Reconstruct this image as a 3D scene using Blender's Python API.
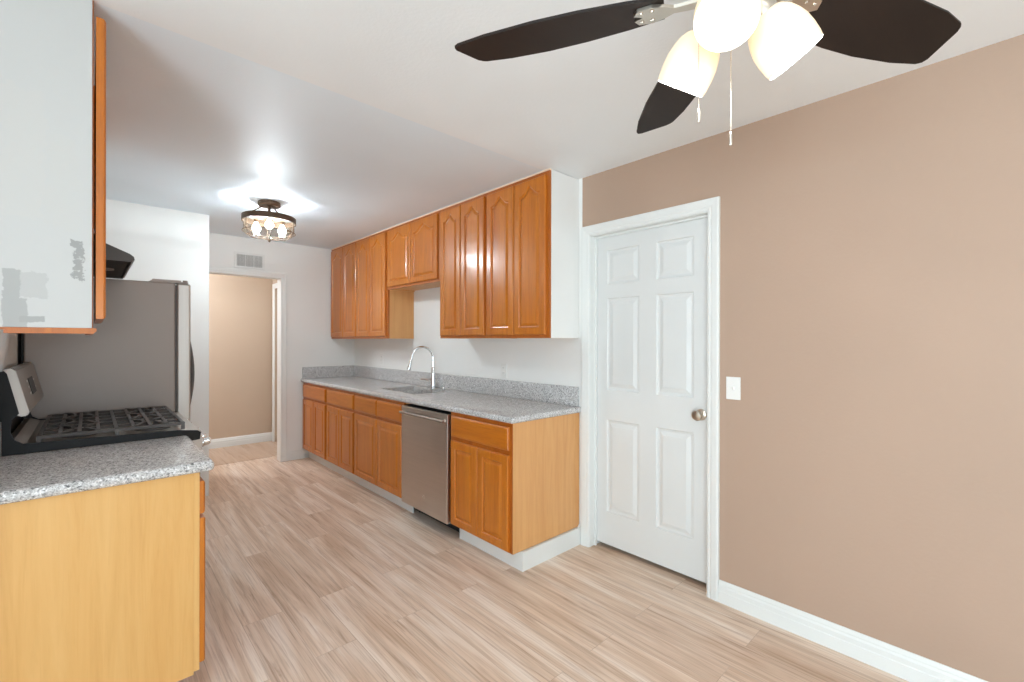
import bpy, bmesh, math, random
from mathutils import Vector, Matrix, Euler
random.seed(7)
sc = bpy.context.scene
for o in list(bpy.data.objects): bpy.data.objects.remove(o)
C = sc.collection
PI = math.pi
R_ = math.radians

# ------------------------------------------------------------------ camera
CAM_H = 1.3554
FPX = 455.08
cd = bpy.data.cameras.new('camera'); cam = bpy.data.objects.new('camera', cd); C.objects.link(cam)
cd.sensor_fit = 'HORIZONTAL'; cd.sensor_width = 36.0; cd.lens = 36.0*FPX/1024.0; cd.clip_start = .03
yaw, pitch, roll = R_(42.915), R_(0.05), R_(0.135)
fw = Vector((math.sin(yaw)*math.cos(pitch), math.cos(yaw)*math.cos(pitch), -math.sin(pitch)))
rt = Vector((math.cos(yaw), -math.sin(yaw), 0)); up = rt.cross(fw)
rt2 = rt*math.cos(roll) - up*math.sin(roll)*-1
up2 = up*math.cos(roll) - rt*math.sin(roll)
m = Matrix((rt2, up2, -fw)).transposed().to_4x4(); m.translation = Vector((0, 0, CAM_H))
cam.matrix_world = m
sc.camera = cam
# ------------------------------------------------------------------ exposure, world
sc.view_settings.view_transform = 'Standard'; sc.view_settings.look = 'None'
sc.view_settings.exposure = 0.10
sc.cycles.diffuse_bounces = 10; sc.cycles.max_bounces = 14; sc.view_settings.gamma = 1.0; sc.view_settings.use_curve_mapping = False
w = bpy.data.worlds.new('sky'); sc.world = w; w.use_nodes = True
bgn = w.node_tree.nodes['Background']; bgn.inputs[0].default_value = (.80, .90, 1.0, 1); bgn.inputs[1].default_value = 2.0

def area(name, loc, rot, sx, sy, power, col=(1, 1, 1)):
    l = bpy.data.lights.new(name, 'AREA'); l.shape = 'RECTANGLE'; l.size = sx; l.size_y = sy; l.energy = power; l.color = col
    o = bpy.data.objects.new(name, l); C.objects.link(o); o.location = loc; o.rotation_euler = rot
    return o
def point(name, loc, power, col, r):
    l = bpy.data.lights.new(name, 'POINT'); l.energy = power; l.color = col; l.shadow_soft_size = r
    o = bpy.data.objects.new(name, l); C.objects.link(o); o.location = loc
    return o
# added fill lights behind the camera, set at made-up windows
area('added_back_fill', (0.1, -7.17, 1.30), (R_(90), 0, 0), 3.6, 1.9, 66, (.70, .87, 1.0))
area('added_side_fill', (-2.77, -1.6, 1.0), (R_(125), 0, R_(-90)), 2.4, 1.8, 248, (.70, .875, 1.0))
WARM = (.98, .98, 1.0)
KL = (1.04, 3.93)      # kitchen ceiling fixture
FAN = (0.986, 0.380)   # ceiling fan axis

# ------------------------------------------------------------------ materials
def srgb(r, g, b):
    f = lambda c: ((c/255+.055)/1.055)**2.4 if c/255 > .04045 else c/255/12.92
    return (f(r), f(g), f(b), 1)
class NT:
    def __init__(s, name):
        s.m = bpy.data.materials.new(name); s.m.use_nodes = True; s.t = s.m.node_tree; s.b = s.t.nodes['Principled BSDF']
    def n(s, typ, **kw):
        x = s.t.nodes.new(typ)
        for k, v in kw.items():
            if k == 'inp':
                for kk, vv in v.items(): x.inputs[kk].default_value = vv
            else: setattr(x, k, v)
        return x
    def l(s, a, b): s.t.links.new(a, b)
    def coord(s, scale=(1, 1, 1), rot=(0, 0, 0)):
        tc = s.n('ShaderNodeTexCoord'); mp = s.n('ShaderNodeMapping'); mp.inputs['Scale'].default_value = scale; mp.inputs['Rotation'].default_value = rot
        s.l(tc.outputs['Object'], mp.inputs['Vector']); return mp.outputs[0]
    def ramp(s, fac, stops):
        r = s.n('ShaderNodeValToRGB'); e = r.color_ramp.elements
        while len(e) < len(stops): e.new(.5)
        for i, (p, c) in enumerate(stops): e[i].position = p; e[i].color = c
        s.l(fac, r.inputs[0]); return r.outputs[0]
    def bump(s, h, strength, dist=.002):
        b = s.n('ShaderNodeBump'); b.inputs['Strength'].default_value = strength; b.inputs['Distance'].default_value = dist
        s.l(h, b.inputs['Height']); s.l(b.outputs[0], s.b.inputs['Normal'])
    def mix(s, fac, a, b, mode='MIX'):
        x = s.n('ShaderNodeMix', data_type='RGBA', blend_type=mode)
        for sock, v in ((x.inputs[0], fac), (x.inputs[6], a), (x.inputs[7], b)):
            if hasattr(v, 'links'): s.l(v, sock)
            else: sock.default_value = v
        return x.outputs[2]

def plain(name, col, rough=.5, metal=0, spec=.5, **kw):
    q = NT(name); q.b.inputs['Base Color'].default_value = col; q.b.inputs['Roughness'].default_value = rough
    q.b.inputs['Metallic'].default_value = metal; q.b.inputs['Specular IOR Level'].default_value = spec
    for k, v in kw.items(): q.b.inputs[k].default_value = v
    return q.m
def paint(name, col, rough=.6, bumpy=.15, scale=60, spec=.3):
    q = NT(name); v = q.coord()
    n = q.n('ShaderNodeTexNoise', inp={'Scale': scale, 'Detail': 3}); q.l(v, n.inputs['Vector'])
    n2 = q.n('ShaderNodeTexNoise', inp={'Scale': 1.3, 'Detail': 2}); q.l(v, n2.inputs['Vector'])
    c2 = tuple(x*.955 for x in col[:3])+(1,)
    q.l(q.ramp(n2.outputs['Fac'], [(.35, c2), (.65, col)]), q.b.inputs['Base Color'])
    q.b.inputs['Roughness'].default_value = rough; q.b.inputs['Specular IOR Level'].default_value = spec
    q.bump(n.outputs['Fac'], bumpy, .003)
    return q.m
def wood(name, light, mid, dark, grain='Z', rough=.30, coat=.22, contrast=1.0):
    q = NT(name)
    sc3 = {'Z': (26, 26, 1.6), 'Y': (26, 1.6, 26), 'X': (1.6, 26, 26)}[grain]
    oi = q.n('ShaderNodeObjectInfo'); tc = q.n('ShaderNodeTexCoord'); mp = q.n('ShaderNodeMapping'); mp.inputs['Scale'].default_value = sc3
    add = q.n('ShaderNodeVectorMath', operation='ADD'); mul = q.n('ShaderNodeVectorMath', operation='SCALE'); mul.inputs['Scale'].default_value = 37.0
    cmb = q.n('ShaderNodeCombineXYZ')
    for i in range(3): q.l(oi.outputs['Random'], cmb.inputs[i])
    q.l(cmb.outputs[0], mul.inputs[0]); q.l(tc.outputs['Object'], mp.inputs['Vector']); q.l(mp.outputs[0], add.inputs[0]); q.l(mul.outputs[0], add.inputs[1])
    n = q.n('ShaderNodeTexNoise', inp={'Scale': 1.0, 'Detail': 6, 'Roughness': .62, 'Distortion': .8}); q.l(add.outputs[0], n.inputs['Vector'])
    mp2 = q.n('ShaderNodeMapping'); mp2.inputs['Scale'].default_value = tuple(x*.16 for x in sc3); q.l(tc.outputs['Object'], mp2.inputs['Vector'])
    add2 = q.n('ShaderNodeVectorMath', operation='ADD'); q.l(mp2.outputs[0], add2.inputs[0]); q.l(mul.outputs[0], add2.inputs[1])
    n2 = q.n('ShaderNodeTexNoise', inp={'Scale': 1.0, 'Detail': 2, 'Distortion': 1.5}); q.l(add2.outputs[0], n2.inputs['Vector'])
    mp3 = q.n('ShaderNodeMapping'); mp3.inputs['Scale'].default_value = tuple(x*6 for x in sc3); q.l(tc.outputs['Object'], mp3.inputs['Vector'])
    n3 = q.n('ShaderNodeTexNoise', inp={'Scale': 1.0, 'Detail': 2}); q.l(mp3.outputs[0], n3.inputs['Vector'])
    base = q.ramp(n.outputs['Fac'], [(.30, dark), (.5, mid), (.72, light)])
    broad = q.ramp(n2.outputs['Fac'], [(.3, mid), (.7, light)])
    c = q.mix(.5, base, broad)
    fine = q.ramp(n3.outputs['Fac'], [(.33, (.80, .76, .70, 1)), (.46, (1, 1, 1, 1))])
    c = q.mix(.55*contrast, c, fine, 'MULTIPLY')
    q.l(c, q.b.inputs['Base Color']); q.b.inputs['Roughness'].default_value = rough
    q.b.inputs['Coat Weight'].default_value = coat; q.b.inputs['Coat Roughness'].default_value = .12
    q.bump(n3.outputs['Fac'], .05, .001)
    return q.m

def floor_mat(name, across='X', warm=0.0):
    q = NT(name); tc = q.n('ShaderNodeTexCoord'); sx = q.n('ShaderNodeSeparateXYZ'); q.l(tc.outputs['Object'], sx.inputs[0])
    cm = q.n('ShaderNodeCombineXYZ'); q.l(sx.outputs['Y'], cm.inputs[0]); q.l(sx.outputs['X'], cm.inputs[1])
    br = q.n('ShaderNodeTexBrick', offset=.37, offset_frequency=2, squash=1.0)
    for k, v in {'Scale': 1.0, 'Mortar Size': .0011, 'Mortar Smooth': .2, 'Bias': 0.0, 'Brick Width': 1.22, 'Row Height': .178}.items(): br.inputs[k].default_value = v
    br.inputs['Color1'].default_value = (0, 0, 0, 1); br.inputs['Color2'].default_value = (1, 1, 1, 1); br.inputs['Mortar'].default_value = (.5, .5, .5, 1)
    q.l(cm.outputs[0], br.inputs['Vector'])
    pid = q.n('ShaderNodeMath', operation='MULTIPLY'); pid.inputs[1].default_value = 57.0; q.l(br.outputs['Color'], pid.inputs[0])
    # grain stretched along the planks, shifted per plank
    def grain(sc_long, sc_cross, detail, dist):
        c = q.n('ShaderNodeCombineXYZ'); a = q.n('ShaderNodeMath', operation='MULTIPLY'); a.inputs[1].default_value = sc_long; q.l(sx.outputs['Y'], a.inputs[0])
        b = q.n('ShaderNodeMath', operation='MULTIPLY'); b.inputs[1].default_value = sc_cross; q.l(sx.outputs['X'], b.inputs[0])
        q.l(a.outputs[0], c.inputs[0]); q.l(b.outputs[0], c.inputs[1]); q.l(pid.outputs[0], c.inputs[2])
        n = q.n('ShaderNodeTexNoise', inp={'Scale': 1.0, 'Detail': detail, 'Distortion': dist, 'Roughness': .6}); q.l(c.outputs[0], n.inputs['Vector']); return n.outputs['Fac']
    g1 = grain(.8, 9, 4, .7); g2 = grain(1.5, 62, 5, .35); g3 = grain(.9, 24, 4, .9)
    c1 = q.ramp(g1, [(.34, srgb(206, 178, 154)), (.5, srgb(226, 204, 184)), (.66, srgb(240, 226, 213))])
    c2 = q.ramp(g2, [(.30, (.62, .57, .53, 1)), (.47, (1, 1, 1, 1))])
    c3 = q.ramp(g3, [(.58, (1, 1, 1, 1)), (.72, (.72, .65, .60, 1))])
    g4 = grain(1.7, 40, 6, 1.0); g5 = grain(3.0, 150, 3, .2)
    c4 = q.ramp(g4, [(.56, (1, 1, 1, 1)), (.68, (.66, .56, .50, 1))]); c5 = q.ramp(g5, [(.36, (.66, .60, .56, 1)), (.50, (1, 1, 1, 1)), (.64, (1.0, 1.0, 1.0, 1))])
    c = q.mix(.45, c1, c2, 'MULTIPLY'); c = q.mix(.7, c, c3, 'MULTIPLY'); c = q.mix(.75, c, c4, 'MULTIPLY'); c = q.mix(.5, c, c5, 'MULTIPLY')
    tint = q.ramp(br.outputs['Color'], [(0, (.90, .87, .85, 1)), (.45, (.98, .96, .94, 1)), (1, (1.0, 1.0, 1.0, 1))])
    c = q.mix(.85, c, tint, 'MULTIPLY')
    mm = q.n('ShaderNodeMath', operation='MULTIPLY'); mm.inputs[1].default_value = .35; q.l(br.outputs['Fac'], mm.inputs[0])
    c = q.mix(mm.outputs[0], c, srgb(120, 98, 80))
    if warm: c = q.mix(warm, c, srgb(168, 138, 112))
    q.l(c, q.b.inputs['Base Color']); q.b.inputs['Roughness'].default_value = .42; q.b.inputs['Specular IOR Level'].default_value = .35
    q.bump(g2, .06, .001)
    return q.m

def granite():
    q = NT('granite'); v = q.coord()
    n = q.n('ShaderNodeTexNoise', inp={'Scale': 200.0, 'Detail': 2.5, 'Roughness': .7}); q.l(v, n.inputs['Vector'])
    vo = q.n('ShaderNodeTexVoronoi', inp={'Scale': 170.0}); q.l(v, vo.inputs['Vector'])
    n2 = q.n('ShaderNodeTexNoise', inp={'Scale': 9.0, 'Detail': 3}); q.l(v, n2.inputs['Vector'])
    a = q.ramp(n.outputs['Fac'], [(.36, srgb(78, 78, 80)), (.46, srgb(172, 171, 170)), (.54, srgb(202, 201, 199)), (.60, srgb(255, 255, 255))])
    sp = q.n('ShaderNodeSeparateColor'); q.l(vo.outputs['Color'], sp.inputs[0])
    b = q.ramp(sp.outputs[0], [(.0, srgb(48, 48, 50)), (.20, srgb(172, 170, 168)), (.74, srgb(204, 202, 200)), (1.0, srgb(238, 238, 240))])
    c = q.mix(.6, a, b)
    c = q.mix(.35, c, q.ramp(n2.outputs['Fac'], [(.35, (.86, .85, .85, 1)), (.6, (1, 1, 1, 1))]), 'MULTIPLY')
    q.l(c, q.b.inputs['Base Color']); q.b.inputs['Roughness'].default_value = .16; q.b.inputs['Specular IOR Level'].default_value = .5
    return q.m
def steel(name, col, rough=.3, stretch=(3, 3, 140), metal=1.0, depth=.06):
    q = NT(name); v = q.coord(stretch)
    n = q.n('ShaderNodeTexNoise', inp={'Scale': 1.0, 'Detail': 3}); q.l(v, n.inputs['Vector'])
    d = tuple(x*(1-depth) for x in col[:3])+(1,)
    q.l(q.ramp(n.outputs['Fac'], [(.3, d), (.7, col)]), q.b.inputs['Base Color'])
    q.b.inputs['Metallic'].default_value = metal; q.b.inputs['Roughness'].default_value = rough
    return q.m
def patchy():
    # white paint worn through to grey primer in a few patches
    q = NT('worn_white_paint'); tc = q.n('ShaderNodeTexCoord'); sp = q.n('ShaderNodeSeparateXYZ'); q.l(tc.outputs['Object'], sp.inputs[0])
    n = q.n('ShaderNodeTexNoise', inp={'Scale': 26.0, 'Detail': 5, 'Roughness': .65}); q.l(tc.outputs['Object'], n.inputs['Vector'])
    def m(op, a, b, c=None):
        x = q.n('ShaderNodeMath', operation=op)
        for i, v in enumerate((a, b, c)):
            if v is None: continue
            if hasattr(v, 'links'): q.l(v, x.inputs[i])
            else: x.inputs[i].default_value = v
        return x.outputs[0]
    wob = m('MULTIPLY', m('SUBTRACT', n.outputs['Fac'], .5), .055)
    def box(x0, x1, z0, z1, k=1.0):
        wk = m('MULTIPLY', wob, k)
        X = m('ADD', sp.outputs['X'], wk); Z = m('ADD', sp.outputs['Z'], m('MULTIPLY', wk, -1.0))
        dx = m('SUBTRACT', m('ABSOLUTE', m('SUBTRACT', X, (x0+x1)/2), 0), (x1-x0)/2)
        dz = m('SUBTRACT', m('ABSOLUTE', m('SUBTRACT', Z, (z0+z1)/2), 0), (z1-z0)/2)
        return m('SUBTRACT', 1.0, m('MULTIPLY', m('ADD', m('MAXIMUM', dx, dz), 0.0), 500.0)).node
    def mask(*a):
        x = box(*a); x.use_clamp = True; return x.outputs[0]
    oz = 1.374
    A = mask(-.183, -.150, 1.39-oz, 1.56-oz, .5); A2 = mask(-.185, -.135, 1.39-oz, 1.475-oz, .4)
    B = mask(-.16, -.095, 1.480-oz, 1.555-oz, .8); D = mask(-.15, -.098, 1.408-oz, 1.424-oz, .25)
    E = mask(-.036, -.012, 1.545-oz, 1.66-oz, 1.1); F = mask(-.19, -.10, 1.72-oz, 2.10-oz, 1.5); G = mask(-.09, -.03, 1.70-oz, 1.98-oz, 1.8)
    speck = q.n('ShaderNodeTexNoise', inp={'Scale': 70.0, 'Detail': 2}); q.l(tc.outputs['Object'], speck.inputs['Vector'])
    white = srgb(192, 192, 190); grey = srgb(166, 166, 164)
    c = q.mix(m('MULTIPLY', F, .5), white, srgb(195, 193, 189)); c = q.mix(m('MULTIPLY', G, .4), c, srgb(193, 192, 188))
    c = q.mix(m('MULTIPLY', B, .75), c, srgb(177, 177, 175)); c = q.mix(A, c, grey); c = q.mix(A2, c, grey); c = q.mix(D, c, srgb(160, 160, 158))
    st = q.ramp(speck.outputs['Fac'], [(.33, (0, 0, 0, 1)), (.42, (1, 1, 1, 1))])
    c = q.mix(m('MULTIPLY', E, st), c, srgb(152, 152, 150))
    q.l(c, q.b.inputs['Base Color']); q.b.inputs['Roughness'].default_value = .5
    q.bump(n.outputs['Fac'], .12, .002)
    return q.m

M = {}
M['white_wall'] = paint('white_wall_paint', srgb(231, 231, 228))
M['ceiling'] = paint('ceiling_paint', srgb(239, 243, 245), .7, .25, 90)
M['ceiling_kitchen'] = paint('ceiling_kitchen_light_tint', srgb(231, 241, 248), .50, .15, 90, spec=.42)  # bluer, duller tint stands in for the light step, offsets warm bounce
M['hall_wall'] = paint('hall_tan_paint', srgb(192, 171, 150), .6, .2, 70)
M['tan_wall'] = paint('tan_wall_paint', srgb(175, 149, 130), .6, .2, 70)
M['trim'] = plain('white_gloss_trim', srgb(222, 223, 220), .35)
M['door_paint'] = plain('white_door_paint', srgb(216, 217, 215), .35)
M['floor'] = floor_mat('laminate_planks')
M['hall_floor'] = floor_mat('laminate_planks_hall', warm=.6)
M['oak'] = wood('honey_oak', srgb(202, 124, 34), srgb(186, 103, 22), srgb(158, 80, 14))
M['oak_h'] = wood('honey_oak_across', srgb(202, 124, 34), srgb(186, 103, 22), srgb(158, 80, 14), grain='Y')
M['oak_gap'] = wood('oak_frame', srgb(188, 108, 30), srgb(168, 88, 20), srgb(138, 66, 12), rough=.4)
M['ply'] = wood('maple_side_panel', srgb(220, 168, 110), srgb(210, 154, 96), srgb(194, 134, 76), rough=.42, coat=.1, contrast=.25)
M['ply_pale'] = wood('pale_side_panel', srgb(220, 176, 112), srgb(212, 163, 96), srgb(199, 147, 78), rough=.45, coat=.05, contrast=.2)
M['raw_wood'] = wood('oak_interior', srgb(214, 160, 105), srgb(200, 145, 90), srgb(180, 120, 66), rough=.5, coat=0)
M['granite'] = granite()
M['steel'] = steel('brushed_steel', srgb(178, 171, 164), .38, (3, 140, 3))
M['steel_dw'] = steel('dishwasher_steel', srgb(205, 196, 188), .33, (60, 3, 60))
M['steel_lt'] = steel('fridge_door_steel', srgb(196, 192, 187), .42, (140, 140, 3))
M['fridge_side'] = plain('grey_painted_steel', srgb(154, 145, 139), .42, .35)
M['steel_sink'] = steel('sink_steel', srgb(238, 236, 232), .3, (60, 60, 60))
M['chrome'] = plain('chrome', srgb(225, 225, 225), .08, 1)
M['nickel'] = plain('satin_nickel', srgb(205, 195, 182), .28, 1)
M['black'] = plain('black_enamel', srgb(16, 15, 15), .35, 0, .25)
M['iron'] = plain('cast_iron', srgb(92, 89, 87), .45)
M['dark'] = plain('dark_plastic', srgb(24, 23, 22), .6)
M['bronze'] = plain('oil_rubbed_bronze', srgb(96, 78, 62), .4, .75)
M['blade'] = wood('espresso_blade', srgb(34, 24, 18), srgb(28, 19, 14), srgb(20, 13, 9), grain='X', rough=.55, coat=0)
M['blade'].node_tree.nodes['Principled BSDF'].inputs['Specular IOR Level'].default_value = .25
M['plastic'] = plain('white_plastic', srgb(228, 227, 223), .4)
M['vent'] = plain('vent_enamel', srgb(222, 222, 219), .5)
M['vent_shadow'] = plain('vent_inside', srgb(150, 150, 148), .7)
M['hood'] = plain('hood_black', srgb(72, 69, 66), .38)
M['patchy'] = patchy()
M['caulk'] = plain('cream_filler', srgb(236, 214, 190), .6)

def emis(name, col, strength, base=(1, 1, 1, 1)):
    q = NT(name); q.b.inputs['Base Color'].default_value = base; q.b.inputs['Emission Color'].default_value = col
    q.b.inputs['Emission Strength'].default_value = strength; q.b.inputs['Roughness'].default_value = .3
    return q.m
M['shade'] = emis('lit_frosted_glass', (1.0, .80, .50, 1), .40, srgb(236, 220, 190))
M['shade_in'] = emis('lit_shade_inside', (1.0, .93, .80, 1), 3.0)
M['bulb'] = emis('lit_bulb', (1.0, .95, .86, 1), 14.0)
def clear_glass(name, tint=(1, 1, 1, 1)):
    q = NT(name); t = q.t; out = t.nodes['Material Output']; tr = q.n('ShaderNodeBsdfTransparent'); tr.inputs[0].default_value = tint
    gl = q.n('ShaderNodeBsdfGlossy'); gl.inputs['Roughness'].default_value = .03
    fr = q.n('ShaderNodeFresnel'); fr.inputs['IOR'].default_value = 1.45
    mx = q.n('ShaderNodeMixShader'); hm = q.n('ShaderNodeMath', operation='MULTIPLY'); hm.inputs[1].default_value = .45; q.l(fr.outputs[0], hm.inputs[0]); q.l(hm.outputs[0], mx.inputs[0]); q.l(tr.outputs[0], mx.inputs[1]); q.l(gl.outputs[0], mx.inputs[2])
    q.l(mx.outputs[0], out.inputs['Surface']); return q.m
M['glass'] = clear_glass('clear_glass', (.97, .97, .96, 1))

# ------------------------------------------------------------------ object helpers
ORG = {}
def tag(o, label=None, cat=None, group=None, kind=None):
    if label: o['label'] = label
    if cat: o['category'] = cat
    if group: o['group'] = group
    if kind: o['kind'] = kind
    return o
def thing(name, label, cat, loc, group=None):
    o = bpy.data.objects.new(name, None); C.objects.link(o); o.location = loc; o.empty_display_size = .1
    ORG[o.name] = Vector(loc); return tag(o, label, cat, group)
def obj(name, bm, mats, parent=None, origin=None, smooth=False, recalc=True):
    if recalc: bmesh.ops.recalc_face_normals(bm, faces=bm.faces)
    org = ORG[parent.name] if parent else Vector(origin or (0, 0, 0))
    bmesh.ops.translate(bm, verts=bm.verts, vec=-org)
    me = bpy.data.meshes.new(name); bm.to_mesh(me); bm.free()
    for mt in (mats if isinstance(mats, (list, tuple)) else [mats]): me.materials.append(M[mt])
    if smooth:
        for p in me.polygons: p.use_smooth = True
        if smooth != 'all': me.set_sharp_from_angle(angle=R_(38))
    o = bpy.data.objects.new(name, me); C.objects.link(o)
    if parent: o.parent = parent
    else: o.location = org
    ORG[o.name] = org
    return o
def struct(name, bm, mats, **kw):
    o = obj(name, bm, mats, **kw); o['kind'] = 'structure'; return o
def B(): return bmesh.new()
def box(bm, x0, x1, y0, y1, z0, z1, bev=0, seg=2, mi=0):
    vs = [bm.verts.new((x, y, z)) for x in (x0, x1) for y in (y0, y1) for z in (z0, z1)]
    fs = [bm.faces.new([vs[i] for i in q]) for q in ((0, 1, 3, 2), (4, 6, 7, 5), (0, 4, 5, 1), (2, 3, 7, 6), (0, 2, 6, 4), (1, 5, 7, 3))]
    for f in fs: f.material_index = mi
    if bev:
        es = list({e for f in fs for e in f.edges})
        bmesh.ops.recalc_face_normals(bm, faces=fs)
        bmesh.ops.bevel(bm, geom=es, offset=bev, segments=seg, profile=.5, affect='EDGES')
    return bm
def prism(bm, pts, a, b, axis='y', mi=0):
    """pts in the plane normal to axis (y: x,z / x: y,z / z: x,y)"""
    def P(p, t):
        return {'y': (p[0], t, p[1]), 'x': (t, p[0], p[1]), 'z': (p[0], p[1], t)}[axis]
    v0 = [bm.verts.new(P(p, a)) for p in pts]; v1 = [bm.verts.new(P(p, b)) for p in pts]
    n = len(pts); fs = [bm.faces.new(v0), bm.faces.new(v1[::-1])]
    for i in range(n): fs.append(bm.faces.new((v0[i], v0[(i+1) % n], v1[(i+1) % n], v1[i])))
    for f in fs: f.material_index = mi
    return bm
def tube(bm, pts, r, seg=12, caps=True, closed=False, mi=0):
    pts = [Vector(p) for p in pts]; n = len(pts); rings = []
    rr = r if isinstance(r, (list, tuple)) else [r]*n
    t0 = None; nrm = None
    for i, p in enumerate(pts):
        if closed: t = (pts[(i+1) % n]-pts[i-1]).normalized()
        else: t = (pts[min(i+1, n-1)]-pts[max(i-1, 0)]).normalized()
        if nrm is None:
            nrm = t.orthogonal().normalized()
        else:
            nrm = (nrm - t*nrm.dot(t)).normalized()
        bn = t.cross(nrm)
        rings.append([bm.verts.new(p+(nrm*math.cos(2*PI*k/seg)+bn*math.sin(2*PI*k/seg))*rr[i]) for k in range(seg)])
    m_ = n if closed else n-1
    for i in range(m_):
        a, b = rings[i], rings[(i+1) % n]
        off = 0
        if closed and i == n-1:
            off = min(range(seg), key=lambda s: (a[0].co-b[s].co).length)
        for k in range(seg):
            f = bm.faces.new((a[k], a[(k+1) % seg], b[(k+1+off) % seg], b[(k+off) % seg])); f.material_index = mi
    if caps and not closed:
        bm.faces.new(rings[0][::-1]).material_index = mi; bm.faces.new(rings[-1]).material_index = mi
    return bm
def lathe(bm, prof, center=(0, 0, 0), axis=(0, 0, 1), seg=32, mi=0, closed=False):
    """prof: (radius, height) along axis"""
    ax = Vector(axis).normalized(); u = ax.orthogonal().normalized(); v = ax.cross(u); c = Vector(center); rings = []
    for r, h in prof:
        if r < 1e-6: rings.append([bm.verts.new(c+ax*h)])
        else: rings.append([bm.verts.new(c+ax*h+(u*math.cos(2*PI*k/seg)+v*math.sin(2*PI*k/seg))*r) for k in range(seg)])
    idx = list(range(len(rings)-1)) + ([len(rings)-1] if closed else [])
    for i in idx:
        a, b = rings[i], rings[(i+1) % len(rings)]
        for k in range(seg):
            k2 = (k+1) % seg
            if len(a) == 1 and len(b) == 1: continue
            if len(a) == 1: f = bm.faces.new((a[0], b[k2], b[k]))
            elif len(b) == 1: f = bm.faces.new((a[k], a[k2], b[0]))
            else: f = bm.faces.new((a[k], a[k2], b[k2], b[k]))
            f.material_index = mi
    return bm

def offset_poly(pts, d):
    n = len(pts); out = []
    for i in range(n):
        a, b, c = Vector(pts[i-1]), Vector(pts[i]), Vector(pts[(i+1) % n])
        e1 = (b-a).normalized(); e2 = (c-b).normalized()
        n1 = Vector((-e1.y, e1.x)); n2 = Vector((-e2.y, e2.x))
        mm = (n1+n2); L = mm.length
        mm = mm/L if L > 1e-6 else n1
        k = 1/max(.5, mm.dot(n1)); out.append(tuple(b+mm*d*k))
    return out
def loops_mesh(bm, loops, P, fill=True):
    """loops: list of (pts2d, depth)"""
    rings = [[bm.verts.new(P(a, z, d)) for a, z in pts] for pts, d in loops]
    n = len(rings[0])
    for r0, r1 in zip(rings, rings[1:]):
        for i in range(n): bm.faces.new((r0[i], r0[(i+1) % n], r1[(i+1) % n], r1[i]))
    if fill: bm.faces.new(rings[-1])
    return rings
def rect(a0, a1, z0, z1): return [(a0, z0), (a1, z0), (a1, z1), (a0, z1)]
def cab_door(bm, a0, a1, z0, z1, P, t=.019, stile=.052, arch=0.0):
    """raised panel door; arch>0 makes the cathedral top. P(a,z,d): d outward"""
    s = stile; i0, i1, j0, j1 = a0+s, a1-s, z0+s, z1-s*(.8 if arch else 1)
    N = 18 if arch else 1
    inner = [(i0, j0), (i1, j0)]; outer = [(a0, z0), (a1, z0)]
    if arch:
        sh = .012
        w_ = (i1-i0)
        for k in range(N+1):
            u = 1-2*k/N; au = min(1, abs(u)/.80)
            hgt = (1-au**1.25)**1.0
            hgt = .5*(1+math.cos(PI*au**.82)) if au < 1 else 0
            inner.append((i0+w_*(1+u)/2, j1-arch+arch*hgt))
            outer.append((a0+(a1-a0)*(1+u)/2, z1))
    else:
        inner += [(i1, j1), (i0, j1)]; outer += [(a1, z1), (a0, z1)]
    def shrink(pts, d): # toward centre of the outer rect
        return [(a+(d if a < (a0+a1)/2-1e-5 else -d if a > (a0+a1)/2+1e-5 else 0) if (abs(a-a0) < 1e-6 or abs(a-a1) < 1e-6) else a,
                 z+(d if abs(z-z0) < 1e-6 else -d if abs(z-z1) < 1e-6 else 0)) for a, z in pts]
    L = [(outer, 0), (outer, t-.006), (shrink(outer, .003), t-.002), (shrink(outer, .007), t),
         (inner, t), (offset_poly(inner, .005), t-.008), (offset_poly(inner, .010), t-.0095), (offset_poly(inner, .026), t-.002), (offset_poly(inner, .029), t-.001)]
    rings = loops_mesh(bm, L, P)
    bm.faces.new(rings[0][::-1])
def slab_front(bm, a0, a1, z0, z1, P, t=.019):
    L = [(rect(a0, a1, z0, z1), 0), (rect(a0, a1, z0, z1), t-.007), (rect(a0+.004, a1-.004, z0+.004, z1-.004), t-.003),
         (rect(a0+.010, a1-.010, z0+.010, z1-.010), t-.001), (rect(a0+.013, a1-.013, z0+.013, z1-.013), t)]
    r = loops_mesh(bm, L, P); bm.faces.new(r[0][::-1])

def cells_wall(bm, P, us, vs, holes, t):
    """slab in u,v with rectangular holes, thickness t away from the viewer. P(u,v,d)"""
    def inh(u, v): return any(h[0] < u < h[1] and h[2] < v < h[3] for h in holes)
    us = sorted(set(us+[h[i] for h in holes for i in (0, 1)])); vs = sorted(set(vs+[h[i] for h in holes for i in (2, 3)]))
    g = {}
    def V(i, j, d):
        k = (i, j, d)
        if k not in g: g[k] = bm.verts.new(P(us[i], vs[j], -t if d else 0))
        return g[k]
    solid = lambda i, j: 0 <= i < len(us)-1 and 0 <= j < len(vs)-1 and not inh((us[i]+us[i+1])/2, (vs[j]+vs[j+1])/2)
    for i in range(len(us)-1):
        for j in range(len(vs)-1):
            if not solid(i, j): continue
            bm.faces.new((V(i, j, 0), V(i+1, j, 0), V(i+1, j+1, 0), V(i, j+1, 0))); bm.faces.new((V(i, j, 1), V(i, j+1, 1), V(i+1, j+1, 1), V(i+1, j, 1)))
            for di, dj, a, b in ((-1, 0, (i, j), (i, j+1)), (1, 0, (i+1, j), (i+1, j+1)), (0, -1, (i, j), (i+1, j)), (0, 1, (i, j+1), (i+1, j+1))):
                if not solid(i+di, j+dj): bm.faces.new((V(*a, 0), V(*b, 0), V(*b, 1), V(*a, 1)))
    return bm

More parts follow.
